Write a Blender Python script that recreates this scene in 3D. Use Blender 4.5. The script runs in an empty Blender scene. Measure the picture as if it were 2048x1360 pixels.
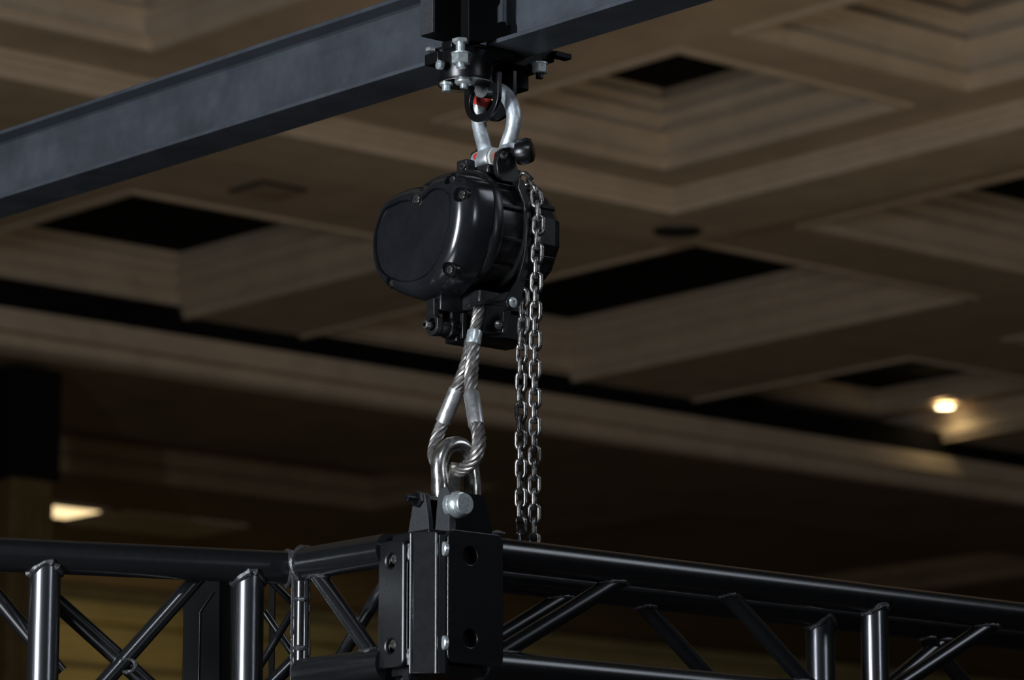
import bpy, bmesh, math, random
from mathutils import Vector, Matrix
random.seed(7)
R = math.radians
scene = bpy.context.scene
COL = scene.collection

# ------------------------------------------------------------------ camera
F_PX = 7590.0; TILT = R(11.2); CAM_Z = 1.6
cam_data = bpy.data.cameras.new('camera'); cam = bpy.data.objects.new('camera', cam_data); COL.objects.link(cam)
cam.location = (0, 0, CAM_Z); cam.rotation_euler = (R(90) + TILT, 0, 0)
cam_data.sensor_width = 36.0; cam_data.lens = F_PX / 2048 * 36.0
cam_data.clip_start = 0.1; cam_data.clip_end = 200
cam_data.dof.use_dof = True; cam_data.dof.focus_distance = 5.85; cam_data.dof.aperture_fstop = 7.1
scene.camera = cam

# ------------------------------------------------------------------ world, light, exposure
w = bpy.data.worlds.new('world'); scene.world = w; w.use_nodes = True
w.node_tree.nodes['Background'].inputs[0].default_value = (1.0, 0.82, 0.62, 1)
w.node_tree.nodes['Background'].inputs[1].default_value = 0.006
vs = scene.view_settings
vs.view_transform = 'Standard'; vs.look = 'None'; vs.exposure = 0.0; vs.gamma = 1.0; vs.use_curve_mapping = False

def area(name, loc, target, sx, sy, watts, col, spread=180):
    l = bpy.data.lights.new(name, 'AREA'); l.shape = 'RECTANGLE'; l.size = sx; l.size_y = sy
    l.energy = watts; l.color = col; l.spread = R(spread)
    o = bpy.data.objects.new(name, l); COL.objects.link(o); o.location = loc
    o.rotation_euler = (Vector(target) - Vector(loc)).to_track_quat('-Z', 'Y').to_euler()
    return o
area('key_light', (-3.9, 1.7, 2.7), (-0.05, 5.7, 2.75), 0.38, 1.9, 390, (0.86, 0.92, 1.0))
area('side_light', (3.9, 1.9, 3.1), (0.1, 5.7, 2.75), 0.25, 0.8, 20, (0.80, 0.89, 1.0))
area('right_light', (4.8, 5.6, 5.6), (0.4, 5.8, 2.5), 2.2, 1.6, 36, (0.80, 0.88, 1.0))
area('overhead_light', (-0.3, 0.8, 5.9), (0.1, 5.7, 2.6), 0.7, 0.4, 55, (0.80, 0.88, 1.0))
area('floor_bounce', (-2.2, 3.0, 0.3), (-0.4, 5.8, 3.2), 1.6, 1.2, 42, (0.88, 0.93, 1.0))
area('ceiling_fill', (3.5, 13.0, 1.2), (1.5, 21.0, 6.6), 3.0, 3.0, 92, (1.0, 0.82, 0.62))  # this and the next: unseen lamps added to warm the coffered ceiling
area('ceiling_fill', (-7.5, 11.5, 1.0), (-6.5, 18.0, 6.6), 3.0, 3.0, 36, (1.0, 0.82, 0.62))
area('far_wall_fill', (-4.6, 31.2, 2.8), (-3.9, 35.4, 5.3), 1.5, 0.8, 7.5, (1.0, 0.82, 0.42), 70)  # unseen lamp added to brighten the ochre back wall

# ------------------------------------------------------------------ projection helper (pixel of the 2048x1360 frame + distance -> point)
CT, ST = math.cos(TILT), math.sin(TILT)
def P(x, y, Y):
    q = -(y - 680.0) / F_PX; d = CT - ST * q
    return Vector((Y * ((x - 1024.0) / F_PX) / d, Y, CAM_Z + Y * (ST + CT * q) / d))
def ZP(y, Y): return P(1024, y, Y).z
def on_plane(x, y, o, n):
    c = Vector((0, 0, CAM_Z)); d = P(x, y, 1.0) - c
    return c + d * ((o - c).dot(n) / d.dot(n))
MM = 5.7 / F_PX                                     # metres per pixel around the hoist
A = Vector((-math.sin(R(41)), math.cos(R(41)), 0))  # runs away to the left
B = Vector((math.sin(R(49)), math.cos(R(49)), 0))   # runs away to the right
Z = Vector((0, 0, 1))

# ------------------------------------------------------------------ materials
def mat(name, base, rough=0.4, metal=0.0, spec=0.5, noise=0.0, nscale=40, rvar=0.0, bump=0.0, bscale=200, coat=0.0, stretch=None, tint=None, emit=None, estr=0.0):
    m = bpy.data.materials.new(name); m.use_nodes = True
    nt = m.node_tree; b = nt.nodes['Principled BSDF']; L = nt.links
    b.inputs['Base Color'].default_value = (*base, 1); b.inputs['Roughness'].default_value = rough
    b.inputs['Metallic'].default_value = metal; b.inputs['Specular IOR Level'].default_value = spec
    b.inputs['Coat Weight'].default_value = coat; b.inputs['Coat Roughness'].default_value = 0.12
    if emit: b.inputs['Emission Color'].default_value = (*emit, 1); b.inputs['Emission Strength'].default_value = estr
    tc = nt.nodes.new('ShaderNodeTexCoord'); mp = nt.nodes.new('ShaderNodeMapping'); L.new(tc.outputs['Object'], mp.inputs[0])
    if stretch: mp.inputs['Scale'].default_value = stretch
    if noise or rvar:
        n = nt.nodes.new('ShaderNodeTexNoise'); n.inputs['Scale'].default_value = nscale; n.inputs['Detail'].default_value = 6
        n.inputs['Roughness'].default_value = 0.65; L.new(mp.outputs[0], n.inputs['Vector'])
        if noise:
            r = nt.nodes.new('ShaderNodeMix'); r.data_type = 'RGBA'
            t = tint or tuple(c * (1 + 1.5 * noise) for c in base)
            r.inputs[6].default_value = (*[c * (1 - noise) for c in base], 1); r.inputs[7].default_value = (*t, 1)
            cr = nt.nodes.new('ShaderNodeMapRange'); cr.inputs[1].default_value = 0.35; cr.inputs[2].default_value = 0.7
            L.new(n.outputs['Fac'], cr.inputs[0]); L.new(cr.outputs[0], r.inputs[0]); L.new(r.outputs[2], b.inputs['Base Color'])
        if rvar:
            mr = nt.nodes.new('ShaderNodeMapRange'); mr.inputs[1].default_value = 0.3; mr.inputs[2].default_value = 0.7
            mr.inputs[3].default_value = max(0.03, rough - rvar); mr.inputs[4].default_value = min(1, rough + rvar)
            L.new(n.outputs['Fac'], mr.inputs[0]); L.new(mr.outputs[0], b.inputs['Roughness'])
    if bump:
        n2 = nt.nodes.new('ShaderNodeTexNoise'); n2.inputs['Scale'].default_value = bscale; n2.inputs['Detail'].default_value = 4
        L.new(mp.outputs[0], n2.inputs['Vector'])
        bp = nt.nodes.new('ShaderNodeBump'); bp.inputs['Strength'].default_value = bump; bp.inputs['Distance'].default_value = 0.002
        L.new(n2.outputs['Fac'], bp.inputs['Height']); L.new(bp.outputs[0], b.inputs['Normal'])
    return m
PLASTER = mat('tan_plaster', (0.42, 0.335, 0.24), 0.7, spec=0.2, noise=0.10, nscale=3)
TRIM = mat('tan_moulding', (0.50, 0.405, 0.30), 0.6, spec=0.3, noise=0.08, nscale=4)
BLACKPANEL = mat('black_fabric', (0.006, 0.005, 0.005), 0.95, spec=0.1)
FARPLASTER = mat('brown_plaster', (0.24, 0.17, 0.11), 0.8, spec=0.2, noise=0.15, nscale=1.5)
WALLM = mat('ochre_wall', (0.45, 0.36, 0.16), 0.7, spec=0.2, noise=0.12, nscale=2)
PILLARM = mat('dark_brown_wood', (0.11, 0.075, 0.03), 0.6, spec=0.2, noise=0.2, nscale=4)
CARPET = mat('dark_carpet', (0.03, 0.025, 0.022), 0.95, spec=0.1, noise=0.2, nscale=30)
LAMPON = mat('lit_lamp', (1, 0.9, 0.7), 0.5, emit=(1.0, 0.80, 0.45), estr=14)
PANELON = mat('lit_ceiling_panel', (1, 0.9, 0.7), 0.5, emit=(1.0, 0.74, 0.38), estr=1.5)
DARKMETAL = mat('dark_fitting', (0.02, 0.018, 0.016), 0.6)
BEAM = mat('mill_scale_steel', (0.060, 0.067, 0.078), 0.40, metal=0.35, noise=0.16, nscale=7, rvar=0.12, bump=0.08, bscale=300)
CAST = mat('black_cast_paint', (0.010, 0.010, 0.0105), 0.32, spec=0.5, noise=0.2, nscale=30, rvar=0.08, bump=0.05, bscale=400)
COVER = mat('black_gloss_cover', (0.0095, 0.0100, 0.0118), 0.19, spec=0.75, noise=0.2, nscale=14, rvar=0.03, bump=0.008, bscale=250)
TRUSS = mat('black_lacquer_tube', (0.0055, 0.006, 0.0068), 0.26, spec=0.85, metal=0.0, rvar=0.02, nscale=60, bump=0.006, bscale=120)
UPRIGHT = mat('brushed_dark_steel', (0.13, 0.132, 0.14), 0.27, metal=0.95, rvar=0.05, nscale=30, stretch=(1, 1, 0.05), bump=0.04, bscale=500)
MATTE = mat('matte_black_paint', (0.0022, 0.0022, 0.0024), 0.5, spec=0.12)
RUST = mat('dull_brown_rod', (0.05, 0.03, 0.018), 0.6)
WELD = mat('lacquered_weld', (0.05, 0.05, 0.052), 0.2, spec=0.8, metal=0.4, bump=0.6, bscale=350)
BLACKSTEEL = mat('black_powder_steel', (0.004, 0.004, 0.0045), 0.28, spec=0.5, bump=0.12, bscale=700)
SPECKLE = mat('speckled_black_steel', (0.02, 0.021, 0.024), 0.5, spec=0.5, bump=0.5, bscale=900, noise=0.5, nscale=600)
GALV = mat('galvanised_steel', (0.50, 0.54, 0.56), 0.42, metal=0.65, noise=0.22, nscale=45, rvar=0.12, bump=0.15, bscale=180)
POLISHED = mat('polished_steel', (0.50, 0.49, 0.46), 0.24, metal=0.95, noise=0.2, nscale=40, rvar=0.08, bump=0.05, bscale=200)
ZINC = mat('zinc_plated_steel', (0.55, 0.60, 0.61), 0.33, metal=0.75, noise=0.06, nscale=200, rvar=0.1)
CHAIN = mat('oiled_chain_steel', (0.21, 0.20, 0.19), 0.30, metal=0.9, noise=0.35, nscale=160, rvar=0.1)
ROPE = mat('wire_rope_steel', (0.25, 0.235, 0.22), 0.40, metal=0.85, noise=0.3, nscale=120)
ALU = mat('pressed_ferrule_aluminium', (0.58, 0.58, 0.58), 0.34, metal=0.85, noise=0.15, nscale=60, rvar=0.08)
REDM = mat('red_paint_mark', (0.45, 0.03, 0.02), 0.5)
BRASS = mat('bronze_bush', (0.32, 0.22, 0.09), 0.35, metal=0.9)
WHITEM = mat('white_nylon', (0.55, 0.54, 0.48), 0.5)

# ------------------------------------------------------------------ mesh helpers
def perp(d):
    d = d.normalized(); u = d.cross(Z)
    if u.length < 1e-4: u = Vector((1, 0, 0))
    u.normalize(); return u, d.cross(u).normalized()
class MB:
    def __init__(s): s.v = []; s.f = []
    def add(s, vs, fs):
        o = len(s.v); s.v += [Vector(v) for v in vs]; s.f += [tuple(i + o for i in f) for f in fs]; return s
    def box(s, c, hx, hy, hz, X=B, Y=A, Zv=Z):
        vs = [c + X * (hx * i) + Y * (hy * j) + Zv * (hz * k) for k in (-1, 1) for j in (-1, 1) for i in (-1, 1)]
        return s.add(vs, [(0, 2, 3, 1), (4, 5, 7, 6), (0, 1, 5, 4), (2, 6, 7, 3), (0, 4, 6, 2), (1, 3, 7, 5)])
    def loft(s, rings, cap=True, closed=True):
        n = len(rings[0]); vs = [p for r in rings for p in r]; fs = []
        for k in range(len(rings) - 1):
            for i in range(n if closed else n - 1):
                j = (i + 1) % n; fs.append((k * n + i, k * n + j, (k + 1) * n + j, (k + 1) * n + i))
        if cap: fs.append(tuple(reversed(range(n)))); fs.append(tuple((len(rings) - 1) * n + i for i in range(n)))
        return s.add(vs, fs)
    def lathe(s, prof, o, d, n=24, cap=True):
        d = d.normalized(); u, v = perp(d)
        return s.loft([[o + d * t + (u * math.cos(2 * math.pi * i / n) + v * math.sin(2 * math.pi * i / n)) * r for i in range(n)] for r, t in prof], cap)
    def cyl(s, p, q, r, n=24, r2=None):
        return s.lathe([(r, 0), (r if r2 is None else r2, (q - p).length)], p, q - p, n)
    def cham(s, p, q, r, c, n=24):
        L = (q - p).length; return s.lathe([(r - c, 0), (r, c), (r, L - c), (r - c, L)], p, q - p, n)
    def hexa(s, p, q, r, c=0.0008, rot=0.3):
        d = (q - p); L = d.length; d = d.normalized(); u, v = perp(d)
        rings = []
        for rr, t in ((r * 0.93, 0), (r, c), (r, L - c), (r * 0.93, L)):
            rings.append([p + d * t + (u * math.cos(rot + math.pi / 3 * i) + v * math.sin(rot + math.pi / 3 * i)) * rr for i in range(6)])
        return s.loft(rings)
    def tube(s, path, r, n=12, closed=False, cap=True, wob=0.0):
        m = len(path); rs = r if isinstance(r, (list, tuple)) else [r] * m
        rings = []; u = None
        for i, p in enumerate(path):
            a = path[(i - 1) % m] if (closed or i > 0) else p; b = path[(i + 1) % m] if (closed or i < m - 1) else p
            d = (b - a).normalized()
            if u is None: u = perp(d)[0]
            else: u = (u - d * u.dot(d)).normalized()
            v = d.cross(u); rr = rs[i] * (1 + random.uniform(-wob, wob))
            rings.append([p + (u * math.cos(2 * math.pi * k / n) + v * math.sin(2 * math.pi * k / n)) * rr for k in range(n)])
        if closed: rings.append(rings[0]); cap = False
        return s.loft(rings, cap)
    def prism(s, pts, w):                       # planar polygon pts extruded by vector w
        n = len(pts); vs = list(pts) + [p + w for p in pts]
        return s.add(vs, [tuple(reversed(range(n))), tuple(range(n, 2 * n))] + [(i, (i + 1) % n, n + (i + 1) % n, n + i) for i in range(n)])
    def build(s, name, m, parent=None, bevel=0.0, ang=35, seg=2):
        off = parent_world(parent) if parent else Vector((0, 0, 0))
        me = bpy.data.meshes.new(name); me.from_pydata([v - off for v in s.v], [], s.f); return finish(name, me, m, parent, bevel, ang, seg)
WORLD = {}
def parent_world(o): return WORLD[o.name]
def finish(name, me, m, parent=None, bevel=0.0, ang=35, seg=2):
    bm = bmesh.new(); bm.from_mesh(me); bmesh.ops.remove_doubles(bm, verts=bm.verts, dist=1e-6); bmesh.ops.recalc_face_normals(bm, faces=bm.faces)
    for f in bm.faces: f.smooth = True
    for e in bm.edges:
        if len(e.link_faces) == 2 and e.calc_face_angle(0) > R(ang): e.smooth = False
    bm.to_mesh(me); bm.free(); me.materials.append(m)
    o = bpy.data.objects.new(name, me); COL.objects.link(o)
    if parent: o.parent = parent; WORLD[o.name] = WORLD[parent.name]
    else: WORLD[o.name] = Vector((0, 0, 0))
    if bevel:
        b = o.modifiers.new('edge', 'BEVEL'); b.width = bevel; b.segments = seg; b.limit_method = 'ANGLE'; b.angle_limit = R(40); b.harden_normals = False
    return o
def plate(name, outer, holes, o, u, v, thick, m, parent, bevel=0.0008):   # flat plate with real holes; outline in (u, v), thickness along u x v both ways
    cu = bpy.data.curves.new(name, 'CURVE'); cu.dimensions = '2D'; cu.fill_mode = 'BOTH'; cu.extrude = thick / 2 - bevel; cu.bevel_depth = bevel; cu.bevel_resolution = 1; cu.offset = -bevel
    for poly in [outer] + holes:
        sp = cu.splines.new('POLY'); sp.points.add(len(poly) - 1); sp.use_cyclic_u = True
        for k, (a, b) in enumerate(poly): sp.points[k].co = (a, b, 0, 1)
    t = bpy.data.objects.new('tmp', cu); me = bpy.data.meshes.new_from_object(t); bpy.data.objects.remove(t); bpy.data.curves.remove(cu)
    wv = u.cross(v); M4 = Matrix(((u.x, v.x, wv.x, o.x), (u.y, v.y, wv.y, o.y), (u.z, v.z, wv.z, o.z), (0, 0, 0, 1)))
    me.transform(Matrix.Translation(-parent_world(parent)) @ M4)
    me.materials.clear(); me.name = name
    return finish(name, me, m, parent, 0, 18)
def circ(cx, cy, r, n=36): return [(cx + r * math.cos(2 * math.pi * i / n), cy + r * math.sin(2 * math.pi * i / n)) for i in range(n)]
def rrect(x0, y0, x1, y1, r, n=6):
    out = []
    for cx, cy, a in ((x1 - r, y1 - r, 0), (x0 + r, y1 - r, 90), (x0 + r, y0 + r, 180), (x1 - r, y0 + r, 270)):
        out += [(cx + r * math.cos(R(a + 90 * i / n)), cy + r * math.sin(R(a + 90 * i / n))) for i in range(n + 1)]
    return out
def smooth(pts, n=8, closed=False):          # Catmull-Rom
    out = []; m = len(pts); segs = m if closed else m - 1
    for i in range(segs):
        p0 = pts[(i - 1) % m] if (closed or i) else pts[0]; p1 = pts[i]; p2 = pts[(i + 1) % m]
        p3 = pts[(i + 2) % m] if (closed or i + 2 < m) else pts[-1]
        for k in range(n):
            t = k / n
            out.append(0.5 * ((2 * p1) + (p2 - p0) * t + (2 * p0 - 5 * p1 + 4 * p2 - p3) * t * t + (3 * p1 - p0 - 3 * p2 + p3) * t ** 3))
    if not closed: out.append(pts[-1].copy())
    return out
def thing(name, label, cat, loc, group=None):
    o = bpy.data.objects.new(name, None); COL.objects.link(o); o.location = loc; WORLD[o.name] = Vector(loc); o.empty_display_size = 0.05
    o['label'] = label; o['category'] = cat
    if group: o['group'] = group
    return o
def tag(o, label, cat, group=None):
    o['label'] = label; o['category'] = cat
    if group: o['group'] = group
    return o
def struct(o): o['kind'] = 'structure'; return o

# ================================================================== THE HALL (heights above the camera: T coffer level, S beam level)
T, S, PANEL_H = 5.0, 4.87, 5.45
def ab(a, b, h): return A * a + B * b + Z * (CAM_Z + h)
def slab(mb, h, lo, hi, holes):
    a_s = sorted({lo[0], hi[0], *[x for q in holes for x in (q[0], q[1])]}); b_s = sorted({lo[1], hi[1], *[x for q in holes for x in (q[2], q[3])]})
    for i in range(len(a_s) - 1):
        for j in range(len(b_s) - 1):
            ca, cb = (a_s[i] + a_s[i + 1]) / 2, (b_s[j] + b_s[j + 1]) / 2
            if ca < lo[0] or ca > hi[0] or cb < lo[1] or cb > hi[1]: continue
            if any(q[0] < ca < q[1] and q[2] < cb < q[3] for q in holes): continue
            mb.add([ab(a_s[i], b_s[j], h), ab(a_s[i], b_s[j + 1], h), ab(a_s[i + 1], b_s[j + 1], h), ab(a_s[i + 1], b_s[j], h)], [(0, 1, 2, 3)])
def rect_loops(q, prof):
    return [[ab(q[0] + i, q[2] + i, h), ab(q[0] + i, q[3] - i, h), ab(q[1] - i, q[3] - i, h), ab(q[1] - i, q[2] + i, h)] for i, h in prof]
# coffers: a0, a1, b0, b1
tray_coffers = [(13.02, 14.8, 12.4, 13.98), (9.4, 12.55, 12.4, 13.98), (11.6, 14.67, 8.4, 10.41), (9.4, 11.2, 8.4, 10.41)]
deep_coffers = [(17.22, 19.95, 12.12, 14.42), (17.0, 19.95, 8.4, 11.0), (16.08, 19.90, 15.44, 17.85), (12.0, 15.3, 15.6, 17.85), (17.75, 20.6, 19.1, 21.75), (12.0, 16.8, 19.1, 21.40)]
mb = MB(); slab(mb, T, (6, 2), (19.9, 30), tray_coffers + deep_coffers)
ceiling = struct(mb.build('ceiling', PLASTER))
# dropped beams framing the near bay, with stepped edge mouldings
def dropped(a0, a1, b0, b1, name='dropped_beam'):
    q = (a0, a1, b0, b1)
    MB().loft(rect_loops(q, [(-0.05, T), (-0.05, T - 0.03), (-0.02, T - 0.035), (-0.02, T - 0.07), (0.0, T - 0.075), (0.0, S)]), cap=False).build('beam_moulding', TRIM, ceiling, ang=20)
    MB().add(rect_loops(q, [(0, S)])[0], [(0, 1, 2, 3)]).build(name, PLASTER, ceiling)
dropped(7.0, 15.20, 14.42, 15.02); dropped(15.20, 15.85, 3.0, 15.02); dropped(7.0, 15.20, 10.95, 11.45)
def coffer(q, h0, top, ledge=0.0):
    d = top - h0; L_ = ledge
    steps = [(-0.05, 0), (-0.05, -0.035), (0.0, -0.035), (0.0, 0.06), (0.025, 0.07), (0.025, 0.11), (0.005, 0.12), (0.005, 0.30), (0.02, 0.31), (0.02, 0.35), (0.04, 0.37), (0.04, 0.40), (0.0, 0.41), (0.0, 0.52),
             (0.02 + L_, 0.54), (0.02 + L_, 0.58), (0.035 + L_, 0.60), (0.035 + L_, 0.64), (0.0 + L_, 0.65), (0.0 + L_, 0.78), (0.02 + L_, 0.79), (0.02 + L_, 0.84), (-0.02 + L_, 0.85), (-0.02 + L_, 1.0)]
    c = MB().loft(rect_loops(q, [(i, h0 + z * d) for i, z in steps]), cap=False).build('coffer_moulding', TRIM, ceiling, ang=20)
    i = -0.02 + L_
    MB().add([ab(q[0] + i, q[2] + i, top), ab(q[0] + i, q[3] - i, top), ab(q[1] - i, q[3] - i, top), ab(q[1] - i, q[2] + i, top)], [(0, 1, 2, 3)]).build('black_panel', BLACKPANEL, c)
for q in tray_coffers: coffer(q, T, 5.58 if q[1] == 12.55 else PANEL_H)
for q in deep_coffers: coffer(q, T, PANEL_H, 0.20 if q[2] == 19.1 and q[0] > 17 else 0.0)
# bulkhead closing the coffered bay: dark slot, one flat black sheet, above a pale two-step fascia
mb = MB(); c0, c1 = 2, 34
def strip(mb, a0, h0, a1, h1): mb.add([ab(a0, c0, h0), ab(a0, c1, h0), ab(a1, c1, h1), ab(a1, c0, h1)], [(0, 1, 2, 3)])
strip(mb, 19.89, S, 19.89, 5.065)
m_ = mb.build('dark_slot', BLACKPANEL, ceiling)
mb = MB(); strip(mb, 19.86, S - 0.0, 19.86, S - 0.14); strip(mb, 19.86, S, 20.1, S); strip(mb, 19.86, S - 0.14, 19.94, S - 0.145); strip(mb, 19.94, S - 0.145, 19.94, 4.61); strip(mb, 19.94, 4.61, 20.0, 4.60)
mb.build('fascia', TRIM, ceiling)
# lower ceiling of the room beyond
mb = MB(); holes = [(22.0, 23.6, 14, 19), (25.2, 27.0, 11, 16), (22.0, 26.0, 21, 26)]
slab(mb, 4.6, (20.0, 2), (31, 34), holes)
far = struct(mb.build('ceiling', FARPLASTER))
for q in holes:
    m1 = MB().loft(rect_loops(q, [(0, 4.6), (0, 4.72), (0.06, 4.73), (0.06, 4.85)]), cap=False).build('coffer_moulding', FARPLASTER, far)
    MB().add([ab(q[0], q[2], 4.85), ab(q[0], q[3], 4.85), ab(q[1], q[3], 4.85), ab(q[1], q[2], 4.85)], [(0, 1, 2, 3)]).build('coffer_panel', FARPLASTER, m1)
# far walls with cornice and panel mouldings
mb = MB(); mb.add([ab(29, 0, -CAM_Z), ab(29, 36, -CAM_Z), ab(29, 36, 4.6), ab(29, 0, 4.6)], [(0, 1, 2, 3)])
wl = struct(mb.build('wall_back', WALLM))
for b0 in (9.0, 11.4, 13.8, 16.2, 18.6, 21.0, 23.4):
    m1 = MB().loft([[ab(29 - dd, b0 + i, lo), ab(29 - dd, b0 + 2 - i, lo), ab(29 - dd, b0 + 2 - i, hi), ab(29 - dd, b0 + i, hi)] for dd, i, lo, hi in ((0, 0, 0.4, 3.5), (0.05, 0.03, 0.43, 3.47), (0.05, 0.11, 0.51, 3.39), (0.0, 0.14, 0.54, 3.36))], cap=False)
    m1.build('wall_panel_moulding', WALLM, wl)
m1 = MB()
for h, t in ((4.35, 0.25), (4.15, 0.12), (3.75, 0.06)): m1.box(ab(29 - t / 2, 18, h), 18, t / 2, 0.09)
m1.build('cornice', WALLM, wl, bevel=0.02)
mb = MB(); mb.add([ab(6, 33, -CAM_Z), ab(31, 33, -CAM_Z), ab(31, 33, 5.4), ab(6, 33, 5.4)], [(0, 1, 2, 3)]); struct(mb.build('wall_right', WALLM))
mb = MB(); mb.add([Vector((-40, -8, 0)), Vector((40, -8, 0)), Vector((40, 48, 0)), Vector((-40, 48, 0))], [(0, 1, 2, 3)]); struct(mb.build('floor', CARPET))
# pillar at the far left
pc = P(38, 1000, 24.0); pc.z = 0
pil = thing('pillar', 'brown square pillar with fluted face at the far left edge', 'pillar', pc)
MB().box(pc + Z * 3.0, 0.16, 0.16, 3.0).build('shaft', PILLARM, pil, bevel=0.02)
for k in range(4):
    MB().box(pc - A * 0.17 + B * (-0.12 + 0.08 * k) + Z * 2.7, 0.018, 0.02, 2.6).build('flute', PILLARM, pil, bevel=0.006)
top = ZP(745, 24.0)
MB().box(Vector((pc.x, pc.y, (top + ZP(965, 24.0)) / 2)) - B * 0.02, 0.20, 0.20, (top - ZP(965, 24.0)) / 2).build('speaker_box', BLACKPANEL, pil, bevel=0.02)
# ceiling fittings
def ring_lamp(pt, lit, label, group=None):
    d = thing('downlight', label, 'ceiling light', pt); k = 0.62 if lit else 0.9
    MB().lathe([(0.115 * k, 0.0), (0.13 * k, -0.012), (0.15 * k, -0.012), (0.155 * k, 0.0)], pt, Z, 28, cap=False).build('trim_ring', TRIM if lit else DARKMETAL, d)
    MB().lathe([(0.0005, 0.0), (0.115 * k, -0.004), (0.118 * k, 0.0)], pt, Z, 28, cap=False).build('lens', LAMPON if lit else DARKMETAL, d)
    return d
h_l = T + 0.505 * (PANEL_H - T)
pl = P(1890, 811, 10); pl = Vector((0, 0, CAM_Z)) + (pl - Vector((0, 0, CAM_Z))) * (h_l / (pl.z - CAM_Z)); pl.z = CAM_Z + h_l - 0.01
ring_lamp(pl, True, 'small round lit downlight glowing in the coffer at the right edge')
lt = bpy.data.lights.new('downlight_glow', 'SPOT'); lt.energy = 1.6; lt.color = (1, 0.78, 0.42); lt.spot_size = R(150); lt.shadow_soft_size = 0.1
lo = bpy.data.objects.new('downlight_glow', lt); COL.objects.link(lo); lo.location = pl - Z * 0.03 - B * 0.02
ring_lamp(ab(15.47, 14.71, S - 0.006), False, 'unlit dark round downlight in the tan beam right of the hoist')
v = thing('ceiling_vent', 'small dark air vent in the ceiling beside the left black panel', 'vent', P(535, 381, 10))
pv = P(535, 381, 10); pv = Vector((0, 0, CAM_Z)) + (pv - Vector((0, 0, CAM_Z))) * ((T - 0.01) / (pv.z - CAM_Z)); v.location = pv; WORLD[v.name] = pv
MB().box(pv, 0.16, 0.16, 0.008).build('vent_plate', DARKMETAL, v, bevel=0.003)
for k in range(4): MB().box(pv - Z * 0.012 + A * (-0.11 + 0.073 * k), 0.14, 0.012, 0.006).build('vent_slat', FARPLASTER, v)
px0 = P(75, 1016, 10); px0 = Vector((0, 0, CAM_Z)) + (px0 - Vector((0, 0, CAM_Z))) * (4.59 / (px0.z - CAM_Z))
pl2 = thing('ceiling_light_panel', 'lit warm rectangular light panel in the low ceiling at far left', 'ceiling light', px0)
MB().box(px0 + B * 0.10, 0.40, 0.30, 0.012).build('light_frame', TRIM, pl2)
MB().box(px0 + B * 0.10 - Z * 0.012, 0.34, 0.24, 0.006).build('diffuser', PANELON, pl2)

MB().box(px0 + B * 1.25 + A * 0.1 - Z * 0.0, 0.62, 0.42, 0.010).build('lit_bay_slab', TRIM, far)  # paler slab stands in for a lit bay of the low ceiling
# ================================================================== STEEL BEAM
bo = P(935, 104, 5.72)                 # point on the lower near edge of the bottom flange
FW, FH, FT, WT = 0.092, 0.128, 0.007, 0.006
web0 = bo + B * (FW / 2)
beam = thing('steel_beam', 'dark blue-grey steel I-beam crossing the top of the picture', 'beam', web0)
def along(mb, b0, b1, z0, z1): return mb.box(web0 + B * ((b0 + b1) / 2) + Z * ((z0 + z1) / 2) + A * 0.5, (b1 - b0) / 2, 2.2, (z1 - z0) / 2)
along(MB(), -FW / 2, FW / 2, 0, FT).build('bottom_flange', BEAM, beam, bevel=0.0012)
along(MB(), -FW / 2, FW / 2, FH - FT, FH).build('top_flange', BEAM, beam, bevel=0.0012)
along(MB(), -WT / 2, WT / 2, FT, FH - FT).build('web', BEAM, beam)
mb = MB()
for sgn in (-1, 1):                    # root fillets
    for zz, dz in ((FT, 1), (FH - FT, -1)):
        prof = [web0 + B * (sgn * WT / 2) + Z * zz, web0 + B * (sgn * (WT / 2 + 0.009)) + Z * zz, web0 + B * (sgn * (WT / 2 + 0.003)) + Z * (zz + dz * 0.003), web0 + B * (sgn * WT / 2) + Z * (zz + dz * 0.009)]
        mb.prism([p - A * 1.7 for p in prof], A * 4.4)
mb.build('root_fillet', BEAM, beam)

# ================================================================== HANGER BRACKET AND CLAMP
zb = web0.z
hc = P(866, 66, 5.64)
br = thing('hanger_bracket', 'black steel hanger column bolted against the beam above the shackle', 'bracket', hc)
o = hc.copy()
MB().box(o + B * 0.030 + A * 0.013 + Z * 0.15, 0.030, 0.0165, 0.15).build('hollow_section', MATTE, br, bevel=0.0015)
MB().box(o + A * 0.013 + Z * 0.15 - B * 0.001, 0.0015, 0.0155, 0.149).build('lit_face_strip', SPECKLE, br, bevel=0.0008)  # lighter steel strip puts the light on the column's left side into colour
MB().box(P(915, 20, 5.70) + Z * 0.10, 0.022, 0.016, 0.13).build('inner_plate', MATTE, br, bevel=0.001)
q0 = P(960, 40, 5.645)
poly = [(938, -160), (1001, -160), (1001, 5), (993, 20), (993, 47), (1003, 43), (1012, 43), (1013, 50), (1023, 49), (1023, 68), (970, 84), (938, 82)]
nA = -A
MB().prism([on_plane(x, y, q0, A) for x, y in poly], A * 0.02).build('notched_plate', MATTE, br, bevel=0.0008)
MB().cyl(P(937, -80, 5.665), P(937, 72, 5.665), 0.0016, 10).build('tie_rod', RUST, br)
cl = thing('beam_clamp', 'black beam clamp with round swivel base under the steel beam', 'clamp', P(960, 130, 5.74))
def pbox(x0, y0, x1, y1, Y, d, name, par, m=BLACKSTEEL, bev=0.0015, X=B, Yv=A):
    c = (P(x0, y0, Y) + P(x1, y1, Y)) / 2; hx = abs(P(x1, y0, Y).x - P(x0, y0, Y).x) / 2
    return MB().box(c + Yv * 0.0, hx / abs(X.x) * 0.82 if X is B else hx, d, abs(ZP(y0, Y) - ZP(y1, Y)) / 2, X, Yv).build(name, m, par, bevel=bev)
cz = ZP(136, 5.72)
pc_ = P(942, 140, 5.71)
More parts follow.
